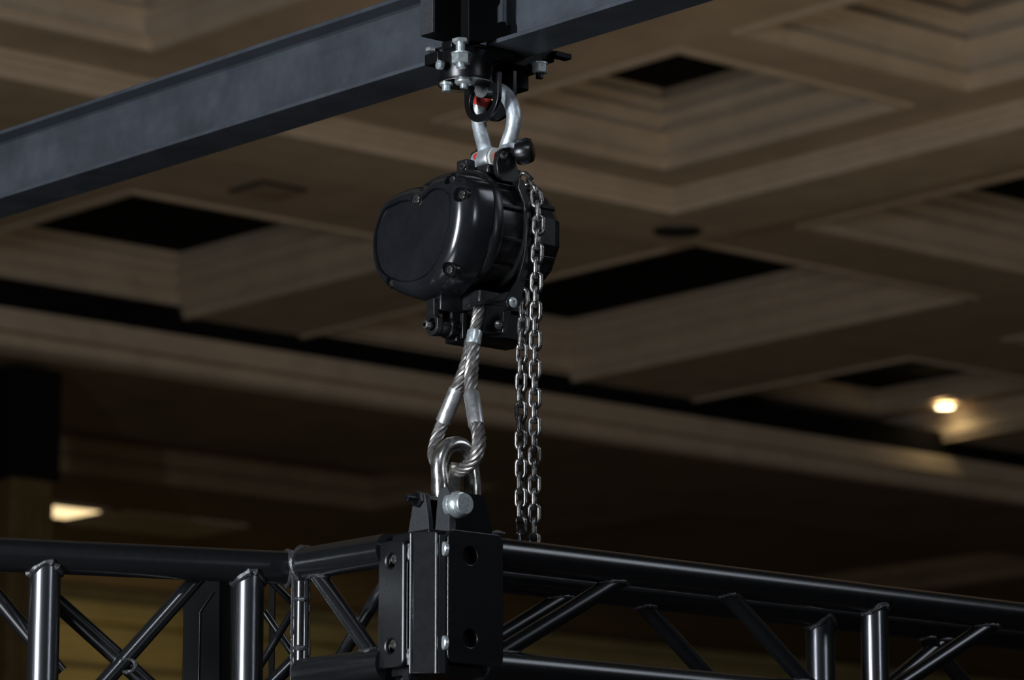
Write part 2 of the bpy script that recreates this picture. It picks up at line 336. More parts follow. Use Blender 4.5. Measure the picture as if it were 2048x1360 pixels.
MB().box(P(945, 112, 5.71), 0.055, 0.040, 0.0085).build('top_plate', BLACKSTEEL, cl, bevel=0.003)
MB().box(P(868, 118, 5.69) + B * 0.006, 0.012, 0.016, 0.009).build('jaw', BLACKSTEEL, cl, bevel=0.0015)
MB().box(P(905, 92, 5.67) + B * 0.01, 0.022, 0.012, 0.006).build('spacer_plate', BLACKSTEEL, cl, bevel=0.0015)
MB().lathe([(0.034, 0.030), (0.042, 0.028), (0.044, 0.024), (0.044, -0.018), (0.0425, -0.021), (0.030, -0.021)], P(933, 141, 5.70), Z, 40).build('swivel_base', BLACKSTEEL, cl, ang=50)
MB().lathe([(0.0425, 0.0006), (0.0447, 0.0006), (0.0447, -0.0006), (0.0425, -0.0006), (0.0425, 0.0006)], P(933, 170, 5.70), Z, 40, cap=False).build('base_rim', CHAIN, cl)
MB().box(P(1025, 122, 5.77), 0.040, 0.030, 0.018).build('rear_jaw', MATTE, cl, bevel=0.004)
MB().box(P(1028, 158, 5.77), 0.018, 0.016, 0.020).build('rear_block', MATTE, cl, bevel=0.003)
MB().box(P(1072, 114, 5.80), 0.020, 0.022, 0.010).build('rear_plate', MATTE, cl, bevel=0.002)
MB().box(P(1121, 112, 5.80), 0.017, 0.008, 0.0045).build('keeper_plate', MATTE, cl, bevel=0.001)
MB().cyl(P(1062, 106, 5.78), P(1062, 94, 5.78), 0.018, 24).build('boss', BLACKSTEEL, cl, bevel=0.002)
def bolt(par, x, y0, y1, Y, r, name='bolt', head=True, shank=None, m=ZINC):
    p, q = P(x, y1, Y), P(x, y0, Y); q.x = p.x
    b = MB().hexa(p, q, r).build(name, m, par)
    if shank: s0 = P(x, shank, Y); s0.x = p.x; MB().cham(s0, p, r * 0.5, 0.0006, 16).build('shank', m, b)
    return b
bolt(cl, 921, 78, 86, 5.625, 0.0132, 'bolt_head')
MB().cyl(P(921, 86, 5.625), P(921, 110, 5.625), 0.0072, 16).build('bolt_shank', ZINC, cl)
MB().cyl(P(922, 106, 5.625), P(922, 109, 5.625), 0.0155, 24).build('washer', ZINC, cl)
bolt(cl, 922, 109, 128, 5.625, 0.0148, 'nut', shank=136)
bolt(cl, 862, 96, 103, 5.69, 0.0085, 'bolt_head')
MB().cyl(P(1079, 126, 5.755), P(1079, 129, 5.755), 0.0135, 24).build('washer', ZINC, cl)
bolt(cl, 1080, 129, 146, 5.755, 0.0125, 'nut', shank=128)
MB().cyl(P(1079, 146, 5.755), P(1079, 157, 5.755), 0.006, 14).build('bolt_end', BLACKSTEEL, cl)
MB().lathe([(0.0105, 0.0), (0.0105, -0.004), (0.007, -0.0045), (0.007, -0.013), (0.006, -0.014)], P(893, 166, 5.685), Z, 20).build('cap_screw', ZINC, cl)
MB().lathe([(0.0145, 0.0), (0.0145, -0.007), (0.011, -0.010), (0.006, -0.0105), (0.006, -0.016)], P(928, 157, 5.675), Z, 24).build('cap_screw', ZINC, cl)
e = P(885, 131, 5.66); MB().lathe([(0.0075, 0), (0.0075, 0.006), (0.0045, 0.006), (0.0045, 0.002)], e - B * 0.002, -B, 20).build('socket_screw', ZINC, cl)
# clevis plates (normal along B) that hold the upper shackle
def u_plate(cx, cy, Y, name, hk=1.0):
    o = P(cx, cy, Y); k = MM
    w2 = 38 * k / 0.70; outer = [(-w2, 45 * k), (-w2, 0)] + [(w2 * math.cos(R(180 + 180 * i / 16)), w2 * 0.95 * math.sin(R(180 + 180 * i / 16))) for i in range(1, 16)] + [(w2, 0), (w2, 45 * k)]
    return plate(name, outer, [rrect(-w2 * 0.68 * hk, -w2 * 0.62 * hk, w2 * 0.68 * hk, w2 * 0.45 * hk, w2 * 0.5 * hk)], o, -A, Z, 0.008, BLACKSTEEL, cl, 0.001)
u_plate(966, 196, 5.715, 'clevis_plate'); u_plate(996, 194, 5.765, 'clevis_plate', 0.55)
p0, p1 = P(962, 180, 5.71), P(1012, 186, 5.775)
MB().cyl(p0, p1, 0.012, 20).build('clevis_pin', BLACKSTEEL, cl)
MB().cyl(p0.lerp(p1, 0.62), p0.lerp(p1, 0.8), 0.0155, 20).build('bush', BRASS, cl)

# ================================================================== SHACKLES
def spx(pts, o, n): return [on_plane(x, y, o, n) for x, y in pts]
so = P(992, 250, 5.745)
us = thing('bow_shackle', 'galvanised bow shackle with red paint hanging from the beam clamp', 'shackle', so)
bow = smooth(spx([(973, 312), (968, 290), (961, 262), (957, 234), (961, 208), (972, 190), (986, 181), (1001, 182), (1014, 193), (1024, 212), (1028, 236), (1024, 262), (1015, 288), (1010, 308)], so, B), 6)
rr = [0.0118 for i in range(len(bow))]
MB().tube(bow, rr, 20).build('bow', GALV, us)
pin = on_plane(978, 321, so, B); pin2 = on_plane(1007, 309, so, B)
dA = -A
eye = MB().lathe([(0.014, -0.026), (0.0180, -0.024), (0.0198, -0.008), (0.0200, 0.010), (0.0180, 0.014), (0.010, 0.014)], pin, dA, 32).build('eye', GALV, us, ang=50)
MB().lathe([(0.0105, 0.0), (0.0165, 0.001), (0.0165, 0.006), (0.0105, 0.0065)], pin + dA * 0.014, dA, 28).build('white_washer', WHITEM, us)
MB().lathe([(0.013, -0.008), (0.0165, -0.006), (0.0165, 0.010), (0.013, 0.012)], pin2 + dA * 0.012, dA, 32).build('eye', GALV, us, ang=50)
def patch(par, c, n, ru, rv, up=Z, bulge=0.0):            # thin paint dab lying on a surface
    u = n.cross(up).normalized(); v = u.cross(n); pts = []
    for i in range(18):
        a = 2 * math.pi * i / 18; f = 1 + 0.18 * math.sin(3 * a + 1) + 0.1 * math.sin(5 * a)
        pts.append(c + u * (ru * f * math.cos(a)) + v * (rv * f * math.sin(a)))
    MB().prism(pts, n * 0.0006).build('red_paint', REDM, par)
vd = (Vector((0, 0, CAM_Z)) - pin).normalized()
nrm = (-B * 0.95 + Z * 0.32).normalized()
patch(us, pin + nrm * 0.0192 - dA * 0.012, nrm, 0.0042, 0.0058)
MB().lathe([(0.0085, 0), (0.0100, 0.001), (0.0100, 0.0025), (0.0085, 0.003)], pin + dA * 0.0206, dA, 24).build('red_paint', REDM, us)
bi = bow[20]; MB().tube([bow[23], bow[24], bow[26], bow[28], bow[31], bow[34], bow[37]], [0.0116, 0.0121, 0.0121, 0.0121, 0.0121, 0.0121, 0.0116], 20).build('red_paint', REDM, us)
MB().cyl(pin - dA * 0.045, pin + dA * 0.075, 0.0085, 20).build('pin', BLACKSTEEL, us)

lo_ = P(912, 950, 5.66)
ls = thing('bow_shackle', 'polished steel bow shackle looped by the wire rope on the truss corner', 'shackle', lo_)
pts = [(882, 1012), (882, 990), (881, 962), (879, 935), (883, 912), (894, 896), (911, 890), (927, 896), (937, 912), (941, 935), (944, 962), (945, 990), (945, 1010)]
bow2 = smooth(spx(pts, lo_, A), 6)
rr = []
for i in range(len(bow2)):
    t = i / (len(bow2) - 1); rr.append(0.0132 + 0.0016 * math.exp(-((t - 0.13) / 0.05) ** 2) + 0.0012 * math.exp(-((t - 0.87) / 0.05) ** 2))
MB().tube(bow2, rr, 24).build('bow', POLISHED, ls)
pb = on_plane(885, 1005, lo_, A)
MB().cyl(pb - B * 0.045, pb + B * 0.075, 0.0085, 20).build('pin', BLACKSTEEL, ls)
MB().hexa(pb - B * 0.052, pb - B * 0.034, 0.013).build('nut', BLACKSTEEL, ls)
MB().cham(pb - B * 0.072, pb - B * 0.050, 0.0065, 0.001, 16).build('threaded_end', BLACKSTEEL, ls)

# ================================================================== HOIST
fc = P(838, 480, 5.69)                                   # centre of the cover face
ho = thing('chain_hoist', 'black motor chain hoist with rounded bolted cover hanging from the galvanised shackle', 'hoist', fc)
tilt_ax = B
out_px = [(749, 515), (748, 485), (751, 458), (758, 432), (768, 408), (779, 391), (797, 380), (818, 371), (836, 368), (850, 370), (860, 364), (872, 352), (889, 345), (908, 345), (924, 351), (935, 363), (940, 382), (941, 410), (939, 440), (934, 468), (926, 498), (915, 526), (901, 552), (883, 575), (860, 590), (834, 597), (806, 593), (782, 583), (764, 566), (754, 542)]
base = smooth(spx(out_px, fc + B * 0.012, B), 4, closed=True)
base = [p - B * 0.012 for p in base]
cen = sum(base, Vector()) / len(base)
def norm2(i, ring):
    a, b = ring[i - 2], ring[(i + 2) % len(ring)]; t = (b - a).normalized(); n = t.cross(B); return n
nn = [norm2(i, base) for i in range(len(base))]
if nn[0].dot(base[0] - cen) < 0: nn = [-n for n in nn]
def ring(t, off=0.0, src=base):
    return [p + n * off + B * t for p, n in zip(src, nn)]
# smooth body outline without the notch on top
def blob(i):
    p = base[i] - cen; return p
body_src = []
for i, p in enumerate(base):
    d = p - cen; a = d.dot(A); z = d.z
    ang = math.atan2(z / 0.098, a / 0.108); body_src.append(cen + A * (0.111 * math.copysign(abs(math.cos(ang)) ** 0.85, math.cos(ang))) + Z * (0.094 * math.copysign(abs(math.sin(ang)) ** 0.85, math.sin(ang)) + 0.003))
def cring(t, off): return [p + A * (0.010 * off / -0.026) for p in ring(t, off)]
fr = [cring(0.0075, -0.0280), cring(0.0070, -0.0262), cring(0.0005, -0.0245), cring(0.0010, -0.019), cring(0.0035, -0.0130), cring(0.0085, -0.0075), cring(0.0155, -0.0035), cring(0.024, -0.0010), ring(0.033, 0.0), ring(0.048, 0.0008), ring(0.058, 0.0010)]
mb = MB().loft(fr + [ring(0.058, -0.01)], cap=True); cover_o = mb.build('front_cover', COVER, ho, ang=60)
rg = cring(0.0040, -0.0285)
face_o = MB().loft([rg, [p + B * 0.006 for p in rg]], cap=True).build('cover_face', COVER, ho, ang=50)
SCREWS = (((831, 398), 1.0, 0.0), ((922, 389), 1.0, 0.007), ((897, 539), 1.0, 0.007), ((783, 566), 0.8, 0.006), ((903, 358), 0.8, 0.010))
mb = MB()
for (x, y), k, dep in SCREWS:
    c = on_plane(x, y, fc + B * dep, B); mb.cyl(c - B * 0.03, c + B * 0.010, 0.0118 * k, 28)
cutter = mb.build('cutter', BLACKSTEEL, ho)
bpy.context.view_layer.update()
for o in (cover_o, face_o):
    bo_ = o.modifiers.new('pockets', 'BOOLEAN'); bo_.operation = 'DIFFERENCE'; bo_.solver = 'EXACT'; bo_.object = cutter
    dg = bpy.context.evaluated_depsgraph_get(); me = bpy.data.meshes.new_from_object(o.evaluated_get(dg))
    o.modifiers.clear(); old = o.data; o.data = me; me.name = o.name; bpy.data.meshes.remove(old)
    me.materials.clear(); me.materials.append(COVER)
    bm = bmesh.new(); bm.from_mesh(me)
    for f in bm.faces: f.smooth = True; f.material_index = 0
    for e in bm.edges:
        e.smooth = not (len(e.link_faces) == 2 and e.calc_face_angle(0) > R(32))
    bm.to_mesh(me); bm.free()
bpy.data.objects.remove(cutter)
def mixr(t, k, off=0.0): return [p.lerp(q, k) + n * off + B * t for p, q, n in zip(base, body_src, nn)]
MB().loft([mixr(0.058, 0.7, -0.012), mixr(0.058, 0.7, -0.001), mixr(0.0605, 0.7, -0.002), mixr(0.0605, 0.7, -0.012)], cap=False).build('gasket', BLACKSTEEL, ho)
MB().loft([mixr(0.060, 0.7, -0.015), mixr(0.060, 0.8, 0.0015), mixr(0.063, 0.8, 0.0032), mixr(0.075, 0.85, 0.0032), mixr(0.078, 0.85, 0.0018), mixr(0.078, 1, -0.012)], cap=False).build('cover_flange', CAST, ho, ang=40)
def br_(t, off): return [p + n * off + B * t for p, n in zip(body_src, nn)]
MB().loft([br_(0.072, -0.008), br_(0.125, -0.008)], cap=True).build('gear_housing', CAST, ho, ang=40)
MB().loft([br_(0.122, -0.020), br_(0.122, 0.001), br_(0.124, 0.0025), br_(0.130, 0.0025), br_(0.132, 0.001), br_(0.132, -0.02)], cap=False).build('rear_flange', CAST, ho, ang=40)
MB().loft([br_(0.130, -0.024), br_(0.152, -0.024)], cap=False).build('chain_wheel_housing', CAST, ho)
# rear motor housing: faceted drum
ov = cen + B * 0.150
def drum(t, s, n=14):
    return [cen + B * t + A * (0.104 * s * math.cos(2 * math.pi * (i + .5) / n)) + Z * (0.092 * s * math.sin(2 * math.pi * (i + .5) / n)) for i in range(n)]
MB().loft([drum(0.150, 0.98), drum(0.152, 1.02), drum(0.192, 1.02), drum(0.206, 0.96), drum(0.213, 0.84)]).build('motor_housing', CAST, ho, bevel=0.002, ang=20)
for i in (0, 2, 5, 6, 8, 9, 12):
    a = 2 * math.pi * i / 14
    c = cen + B * 0.176 + A * (0.1045 * math.cos(a)) + Z * (0.0925 * math.sin(a))
    u = (A * math.cos(a) + Z * math.sin(a)); MB().box(c, 0.022, 0.0026, 0.0032, B, u, B.cross(u)).build('cooling_rib', CAST, ho, bevel=0.0008)
# ribs across the gear housing on the near side
for ang in (-62, -38, -14, 12, 38, 205):
    a = R(180 + ang)
    best = min(range(len(body_src)), key=lambda i: abs(((math.atan2((body_src[i] - cen).z, (body_src[i] - cen).dot(A)) - a + math.pi) % (2 * math.pi)) - math.pi))
    p = body_src[best]; n = nn[best]; MB().box(p - n * 0.0055 + B * 0.101, 0.0225, 0.0042, 0.0028, B, n, B.cross(n)).build('rib', CAST, ho, bevel=0.001)
# cover screws in recessed pockets
for (x, y), rad, dep in SCREWS:
    c = on_plane(x, y, fc + B * dep, B)
    s_ = MB().lathe([(0.0121 * rad, 0.0), (0.0116 * rad, -0.0006 - dep * 0.0), (0.0112 * rad, 0.0), (0.0112 * rad, 0.0095)], c + B * 0.0035, B, 28, cap=False).build('screw_pocket', CHAIN if dep == 0 else CAST, ho)
    MB().lathe([(0.0066 * rad, 0.010), (0.0066 * rad, 0.0022), (0.0056 * rad, 0.0012), (0.0036 * rad, 0.0012), (0.0032 * rad, 0.005), (0.0001, 0.005)], c, B, 20, cap=False).build('cap_screw', CHAIN, s_)
# top suspension lugs
def ppoly(name, px, o, n, th, m=CAST, bev=0.0012, par=ho):
    return MB().prism(spx(px, o, n), n * th).build(name, m, par, bevel=bev)
lg = P(1018, 325, 5.705)
ppoly('suspension_lug', [(996, 345), (994, 322), (998, 303), (1008, 295), (1020, 294), (1027, 300), (1031, 320), (1040, 352), (1052, 372), (1030, 366), (1005, 362)], lg, A, 0.010)
MB().lathe([(0.0065, 0), (0.0065, 0.004), (0.0035, 0.0045), (0.0030, 0.002)], on_plane(1006, 311, lg, A), -A, 20).build('socket_screw', CHAIN, ho)
ppoly('suspension_lug', [(948, 348), (946, 322), (950, 304), (960, 297), (972, 300), (980, 330), (990, 352)], P(965, 325, 5.80), A, 0.010)
kp = on_plane(1046, 305, P(1046, 305, 5.70), B)
MB().lathe([(0.012, 0.026), (0.0165, 0.024), (0.0185, 0.018), (0.0185, 0.006), (0.0165, 0.0), (0.010, -0.001)], P(1034, 306, 5.70) - A * 0.0, -A * 0.7 + B * 0.45 + Z * 0.05, 24).build('pin_cap', BLACKSTEEL, ho, ang=30)
MB().box(P(1048, 303, 5.70), 0.0125, 0.008, 0.0200, -A, B).build('pin_cap_body', BLACKSTEEL, ho, bevel=0.005, seg=3)
MB().box(P(932, 335, 5.72), 0.010, 0.012, 0.011).build('top_block', CAST, ho, bevel=0.003)
MB().lathe([(0.005, 0), (0.005, 0.002), (0.003, 0.002), (0.003, 0.0)], P(930, 334, 5.71) - B * 0.004, -B, 16).build('socket_screw', CHAIN, ho)
MB().box(P(985, 350, 5.745), 0.035, 0.030, 0.008).build('lug_base', CAST, ho, bevel=0.003)
# chain guide plate on the near side, down to the lower lug
gp = cen + B * 0.132 - A * 0.113
ppoly('guide_plate', [(1040, 352), (1053, 372), (1060, 400), (1064, 440), (1063, 490), (1057, 540), (1046, 590), (1040, 612), (1028, 619), (1017, 614), (1013, 602), (1020, 586), (1036, 560), (1047, 520), (1053, 480), (1054, 440), (1049, 405), (1038, 375)], P(1045, 480, 5.685), A, 0.006, BLACKSTEEL)
MB().lathe([(0.0085, 0), (0.0085, 0.002), (0.0062, 0.004), (0.0035, 0.0042), (0.0030, 0.002)], P(1025, 605, 5.674), -A, 20).build('lug_screw', ZINC, ho)
# underside: bottom frame, roller eye, side plates
MB().box(P(985, 612, 5.755), 0.055, 0.034, 0.014).build('bottom_frame', CAST, ho, bevel=0.003)
ppoly('frame_arm', [(940, 606), (985, 596), (1012, 584), (1030, 580), (1030, 592), (1010, 600), (985, 604), (955, 612), (938, 614)], P(985, 600, 5.69), A, 0.012)
MB().box(P(990, 655, 5.765), 0.052, 0.034, 0.026).build('bottom_block', BLACKSTEEL, ho, bevel=0.004)
ppoly('side_plate', [(964, 612), (972, 608), (1018, 612), (1022, 620), (1014, 664), (1008, 668), (968, 668), (964, 662)], P(990, 640, 5.71), A, 0.005, BLACKSTEEL)
ppoly('side_rail', [(965, 612), (971, 610), (972, 664), (969, 670), (964, 668)], P(968, 640, 5.704), A, 0.006, BLACKSTEEL)
ppoly('side_rail', [(1007, 622), (1023, 622), (1015, 664), (1009, 669), (1006, 664)], P(1012, 640, 5.704), A, 0.006, BLACKSTEEL)
MB().lathe([(0.007, 0), (0.007, 0.003), (0.004, 0.006), (0.002, 0.006)], P(996, 650, 5.70), -A, 16).build('retaining_screw', CHAIN, ho)
MB().box(P(915, 645, 5.735), 0.022, 0.012, 0.022).build('sensor_block', BLACKSTEEL, ho, bevel=0.003)
MB().box(P(925, 683, 5.745), 0.024, 0.014, 0.005).build('bottom_lip', BLACKSTEEL, ho, bevel=0.002)
MB().box(P(926, 652, 5.72), 0.0035, 0.004, 0.020).build('sensor_rib', CAST, ho, bevel=0.001)
rl = P(868, 652, 5.70)
u_ = plate('roller_bracket', [(-0.0125, 0.042), (-0.0125, 0.017), (-0.0145, 0.010), (-0.0145, 0)] + [(0.0145 * math.cos(R(180 + 180 * i / 14)), 0.0155 * math.sin(R(180 + 180 * i / 14))) for i in range(1, 14)] + [(0.0145, 0), (0.0145, 0.010), (0.006, 0.017), (0.006, 0.042)], [rrect(-0.0085, -0.0075, 0.0085, 0.0115, 0.008)], rl, -A, Z, 0.010, CAST, ho, 0.001)
MB().lathe([(0.006, -0.012), (0.006, 0.0), (0.0135, 0.004), (0.0145, 0.008), (0.0145, 0.020), (0.0165, 0.022), (0.0165, 0.028), (0.013, 0.030), (0.013, 0.05)], rl + B * 0.003, B, 28).build('roller', BLACKSTEEL, ho, ang=40)
MB().lathe([(0.0035, 0.0), (0.0065, 0.001), (0.0065, 0.010), (0.0, 0.010)], rl - B * 0.019 - Z * 0.0, B, 18, cap=False).build('roller_screw', CHAIN, ho)
MB().box(P(893, 608, 5.72), 0.022, 0.013, 0.014).build('bracket_stem', CAST, ho, bevel=0.002)

# ================================================================== WIRE ROPE SLING
sg = thing('wire_rope_sling', 'grey wire rope eye sling with pressed ferrules below the hoist', 'wire rope', P(945, 690, 5.72))
def strands(path, r, lay, name, n=6, turns_sign=1):
    L = [0.0]
    for i in range(1, len(path)): L.append(L[-1] + (path[i] - path[i - 1]).length)
    u = None; fr_ = []
    for i, p in enumerate(path):
        d = (path[min(i + 1, len(path) - 1)] - path[max(i - 1, 0)]).normalized()
        u = perp(d)[0] if u is None else (u - d * u.dot(d)).normalized(); fr_.append((u.copy(), d.cross(u)))
    rs = r * 0.36
    for k in range(n):
        pts = []
        for p, (uu, vv), l in zip(path, fr_, L):
            a = 2 * math.pi * (k / n + turns_sign * l / lay); pts.append(p + (uu * math.cos(a) + vv * math.sin(a)) * (r - rs))
        MB().tube(pts, rs, 8).build(name, ROPE, sg)
    MB().tube(path[::4] + [path[-1]], r * 0.5, 8).build('core', ROPE, sg)
top_ = smooth([P(958, 611, 5.69), P(957, 622, 5.688), P(951, 655, 5.686), P(946, 690, 5.684)], 14)
strands(top_, 0.0090, 0.062, 'strand')
left = smooth([P(942, 680, 5.69), P(936, 715, 5.70), P(924, 752, 5.71), P(908, 790, 5.72), P(893, 828, 5.73), P(879, 862, 5.735), P(870, 890, 5.73), P(868, 912, 5.715), P(880, 934, 5.69), P(906, 944, 5.66), P(930, 938, 5.63)], 10)
right = smooth([P(947, 680, 5.682), P(945, 720, 5.675), P(942, 760, 5.665), P(945, 800, 5.65), P(951, 840, 5.63), P(957, 868, 5.61), P(957, 895, 5.60), P(948, 918, 5.605), P(930, 936, 5.625), P(908, 945, 5.655)], 10)
strands(left, 0.0103, 0.075, 'strand'); strands(right, 0.0110, 0.075, 'strand')
def ferr(x0, y0, Y0, x1, y1, Y1, r, mt=ALU):
    p, q = P(x0, y0, Y0), P(x1, y1, Y1); L = (q - p).length
    return MB().lathe([(r * 0.80, 0), (r * 0.97, 0.0005), (r, 0.002), (r, L - 0.002), (r * 0.97, L - 0.0005), (r * 0.80, L)], p, q - p, 28).build('ferrule', mt, sg, ang=50)
ferr(950, 662, 5.684, 946, 689, 5.680, 0.0118, ZINC); ferr(914, 778, 5.718, 886, 846, 5.733, 0.0122); ferr(943, 787, 5.654, 953, 852, 5.623, 0.0122)
th = smooth([P(910, 1000, 5.64), P(906, 978, 5.64), P(910, 950, 5.64), P(916, 926, 5.64)], 6)
MB().loft([[p + B * 0.012 - A * 0.002, p - B * 0.012 - A * 0.002, p - B * 0.012 + A * 0.002, p + B * 0.012 + A * 0.002] for p in th]).build('thimble', POLISHED, sg)

# ================================================================== LOAD CHAIN
WR, HL, HW = 0.0036, 0.0114, 0.0073          # wire radius, half length between bend centres... centreline half sizes
def link_mesh():
    pts = []
    for i in range(9): a = R(180 * i / 8); pts.append(Vector((HW * math.cos(a), 0, HL - HW + 0.0034 + HW * math.sin(a))))
    for i in range(9): a = R(180 + 180 * i / 8); pts.append(Vector((HW * math.cos(a), 0, -(HL - HW + 0.0034) + HW * math.sin(a))))
    mb = MB().tube(pts, WR, 10, closed=True); me = bpy.data.meshes.new('link'); me.from_pydata(mb.v, [], mb.f)
    for p in me.polygons: p.use_smooth = True
    me.materials.append(CHAIN); return me
LINK = link_mesh(); PITCH = 2 * (HL + 0.0034 - WR)
def chain(path, label, ph):
    root = thing('load_chain', label, 'chain', path[0], 'strands of load chain under the hoist')
    L = [0.0]
    for i in range(1, len(path)): L.append(L[-1] + (path[i] - path[i - 1]).length)
    s = 0.0; k = 0
    while s < L[-1]:
        i = max(j for j in range(len(L)) if L[j] <= s); i = min(i, len(path) - 2)
        t = (s - L[i]) / (L[i + 1] - L[i]); p = path[i].lerp(path[i + 1], t); d = (path[i + 1] - path[i]).normalized()
        x0 = Vector((1, 0, 0)); x0 = (x0 - d * x0.dot(d)).normalized(); y0 = d.cross(x0)
        a = R(ph + (90 if k % 2 else 0) + random.uniform(-7, 7)); x1 = x0 * math.cos(a) + y0 * math.sin(a); y1 = d.cross(x1)
        o = bpy.data.objects.new('link', LINK); COL.objects.link(o); o.parent = root
        M3 = Matrix((x1, y1, d)).transposed().to_4x4(); M3.translation = p - path[0]; o.matrix_local = M3
        s += PITCH; k += 1
chain(smooth([P(1050, 358, 5.715), P(1068, 378, 5.70), P(1075, 410, 5.693), P(1077, 450, 5.69), P(1074, 520, 5.69), P(1072, 600, 5.695), P(1070, 720, 5.70), P(1069, 900, 5.70), P(1068, 1130, 5.70)], 6), 'right strand of steel chain running up the side of the hoist', 12)
chain(smooth([P(1046, 596, 5.725), P(1047, 640, 5.72), P(1044, 700, 5.715), P(1042, 800, 5.715), P(1042, 1130, 5.715)], 6), 'left, shorter strand of steel chain hanging from below the hoist', 24)

# ================================================================== TRUSS
ZT, ZB_ = ZP(1106, 5.59), ZP(1334, 5.60)
RT = 0.0248
def hit(p, d, c, u, r):                       # ray p + d t onto cylinder (axis through c along u)
    w0 = p - c; w0 = w0 - u * w0.dot(u); e_ = d - u * d.dot(u); a = e_.dot(e_); b = w0.dot(e_); cc = w0.dot(w0) - r * r; D = b * b - a * cc
    if a < 1e-9: return p
    return p + d * ((-b - math.sqrt(max(D, 0))) / a)
def weld(par, p, d, r, c, u, rc, th=0.0042):  # bead where a tube (through p, heading d, radius r) meets a chord
    d = d.normalized(); e1, e2 = perp(d); pts = []
    for i in range(30):
        a = 2 * math.pi * i / 30; s = p + (e1 * math.cos(a) + e2 * math.sin(a)) * (r * 0.985); h = hit(s - d * 0.12, d, c, u, rc)
        if (h - p).length > 0.12: h = s
        pts.append(h)
    return MB().tube(pts, th, 8, closed=True, wob=0.4).build('weld_bead', WELD, par)
def tube_part(par, p, q, r, name, m=TRUSS, n=32): return MB().cyl(p, q, r, n).build(name, m, par)
def brace(par, p, q, r, top=None, bot=None, name='brace'):
    o = tube_part(par, p, q, r, name, UPRIGHT if name == 'upright' else TRUSS); d = (q - p).normalized()
    if top: weld(par, p + d * 0.03, -d, r, top[0], top[1], RT, r * 0.16 + 0.0012)
    if bot: weld(par, q - d * 0.03, d, r, bot[0], bot[1], RT, r * 0.16 + 0.0012)
    return o
# --- right truss: four chords along B
near0 = P(1010, 1105, 5.61); near0.z = ZT
W = 0.19
rt = thing('truss_section', 'black lacquered box truss running from the corner block to the right', 'truss', Vector((near0.x, near0.y, ZB_)))
U = B
nt0, nb0 = near0.copy(), Vector((near0.x, near0.y, ZB_)); ft0, fb0 = nt0 + A * W, nb0 + A * W
for nm, c in (('top_chord', nt0), ('bottom_chord', nb0), ('top_chord', ft0), ('bottom_chord', fb0)):
    tube_part(rt, c + U * (0.065 if c in (ft0, fb0) else -0.05), c + U * 0.755, RT, nm)
    tube_part(rt, c + U * 0.752, c + U * 3.0, RT * 0.985, nm)
def on_chord(x, Y0): # point of a B line through plan point Y0 at pixel column x
    lo, hi = -0.5, 4.0
    for _ in range(50):
        m = (lo + hi) / 2; p = Y0 + U * m; d = p - Vector((0, 0, CAM_Z)); xx = 1024 + F_PX * d.x / (d.y * CT + d.z * ST)
        if xx < x: lo = m
        else: hi = m
    return Y0 + U * lo
def rbrace(xt, xb, far, r=0.0135, vertical=False):
    t0, b0 = (ft0, fb0) if far else (nt0, nb0)
    p = on_chord(xt, t0); q = on_chord(xb, b0)
    if vertical: q = p.copy(); q.z = ZB_
    brace(rt, p, q, r, (t0, U), (b0, U), 'upright' if vertical else 'brace')
# chord, pixel columns where each brace axis meets the chord axes
rbrace(1270, 960, False); rbrace(1165, 860, True)
rbrace(1430, 1640, False); rbrace(1262, 1470, True)
rbrace(1748, 1748, False, 0.0225, True); rbrace(1640, 1640, True, 0.0245, True)
rbrace(2010, 1745, False); rbrace(1915, 1700, True); rbrace(1830, 2010, True)
rbrace(2110, 2330, False)
# --- short section between corner and hinge, along A
l0 = P(752, 1106, 5.58); l0.z = ZT; lb = Vector((l0.x, l0.y, ZB_))
LEN = 0.172
st = thing('truss_section', 'short black truss stub between the hinge post and the corner block', 'truss', Vector((l0.x, l0.y, ZB_)))
for nm, c in (('top_chord', l0), ('bottom_chord', lb), ('top_chord', l0 + B * W), ('bottom_chord', lb + B * W)): tube_part(st, c + A * (-0.03 if c in (l0, lb) else 0.115), c + A * LEN, RT, nm)
def sb(a0, a1, off, r=0.0125): 
    p, q = l0 + A * a0 + B * off, lb + A * a1 + B * off; brace(st, p, q, r, (l0 + B * off, A), (lb + B * off, A))
sb(0.160, -0.012, 0.0, 0.0125); sb(-0.01, 0.150, W * 0.92, 0.0125); sb(0.0, 0.175, 0.05, 0.010)
# --- hinge post
hp = l0 + A * (LEN + 0.008)
hg = thing('hinge_post', 'shiny black welded hinge post joining the two left truss sections', 'hinge', Vector((hp.x, hp.y, ZB_ - 0.15)))
zt_, zb_ = ZP(1102, hp.y), ZP(1420, hp.y)
mid = Vector((hp.x, hp.y, (zt_ + zb_) / 2)); hh = (zt_ - zb_) / 2
MB().cyl(Vector((hp.x, hp.y, zb_)), Vector((hp.x, hp.y, zt_)), 0.0100, 20).build('pin', TRUSS, hg)
MB().box(mid + Vector((-0.0075, 0.004, -0.02)), 0.0045, 0.012, hh - 0.02, Vector((1, 0, 0)), Vector((0, 1, 0))).build('leaf', TRUSS, hg, bevel=0.002)
MB().box(mid + Vector((0.0085, 0.002, -0.02)), 0.0040, 0.012, hh - 0.02, Vector((1, 0, 0)), Vector((0, 1, 0))).build('leaf', TRUSS, hg, bevel=0.002)
for zz in (1108, 1150, 1200, 1297, 1330):
    c = Vector((hp.x, hp.y, ZP(zz, hp.y))); MB().tube([c + Vector((0.0118 * math.cos(2 * math.pi * i / 16), 0.0118 * math.sin(2 * math.pi * i / 16), random.uniform(-.001, .001))) for i in range(16)], 0.0036, 7, closed=True, wob=0.3).build('weld_bead', WELD, hg)
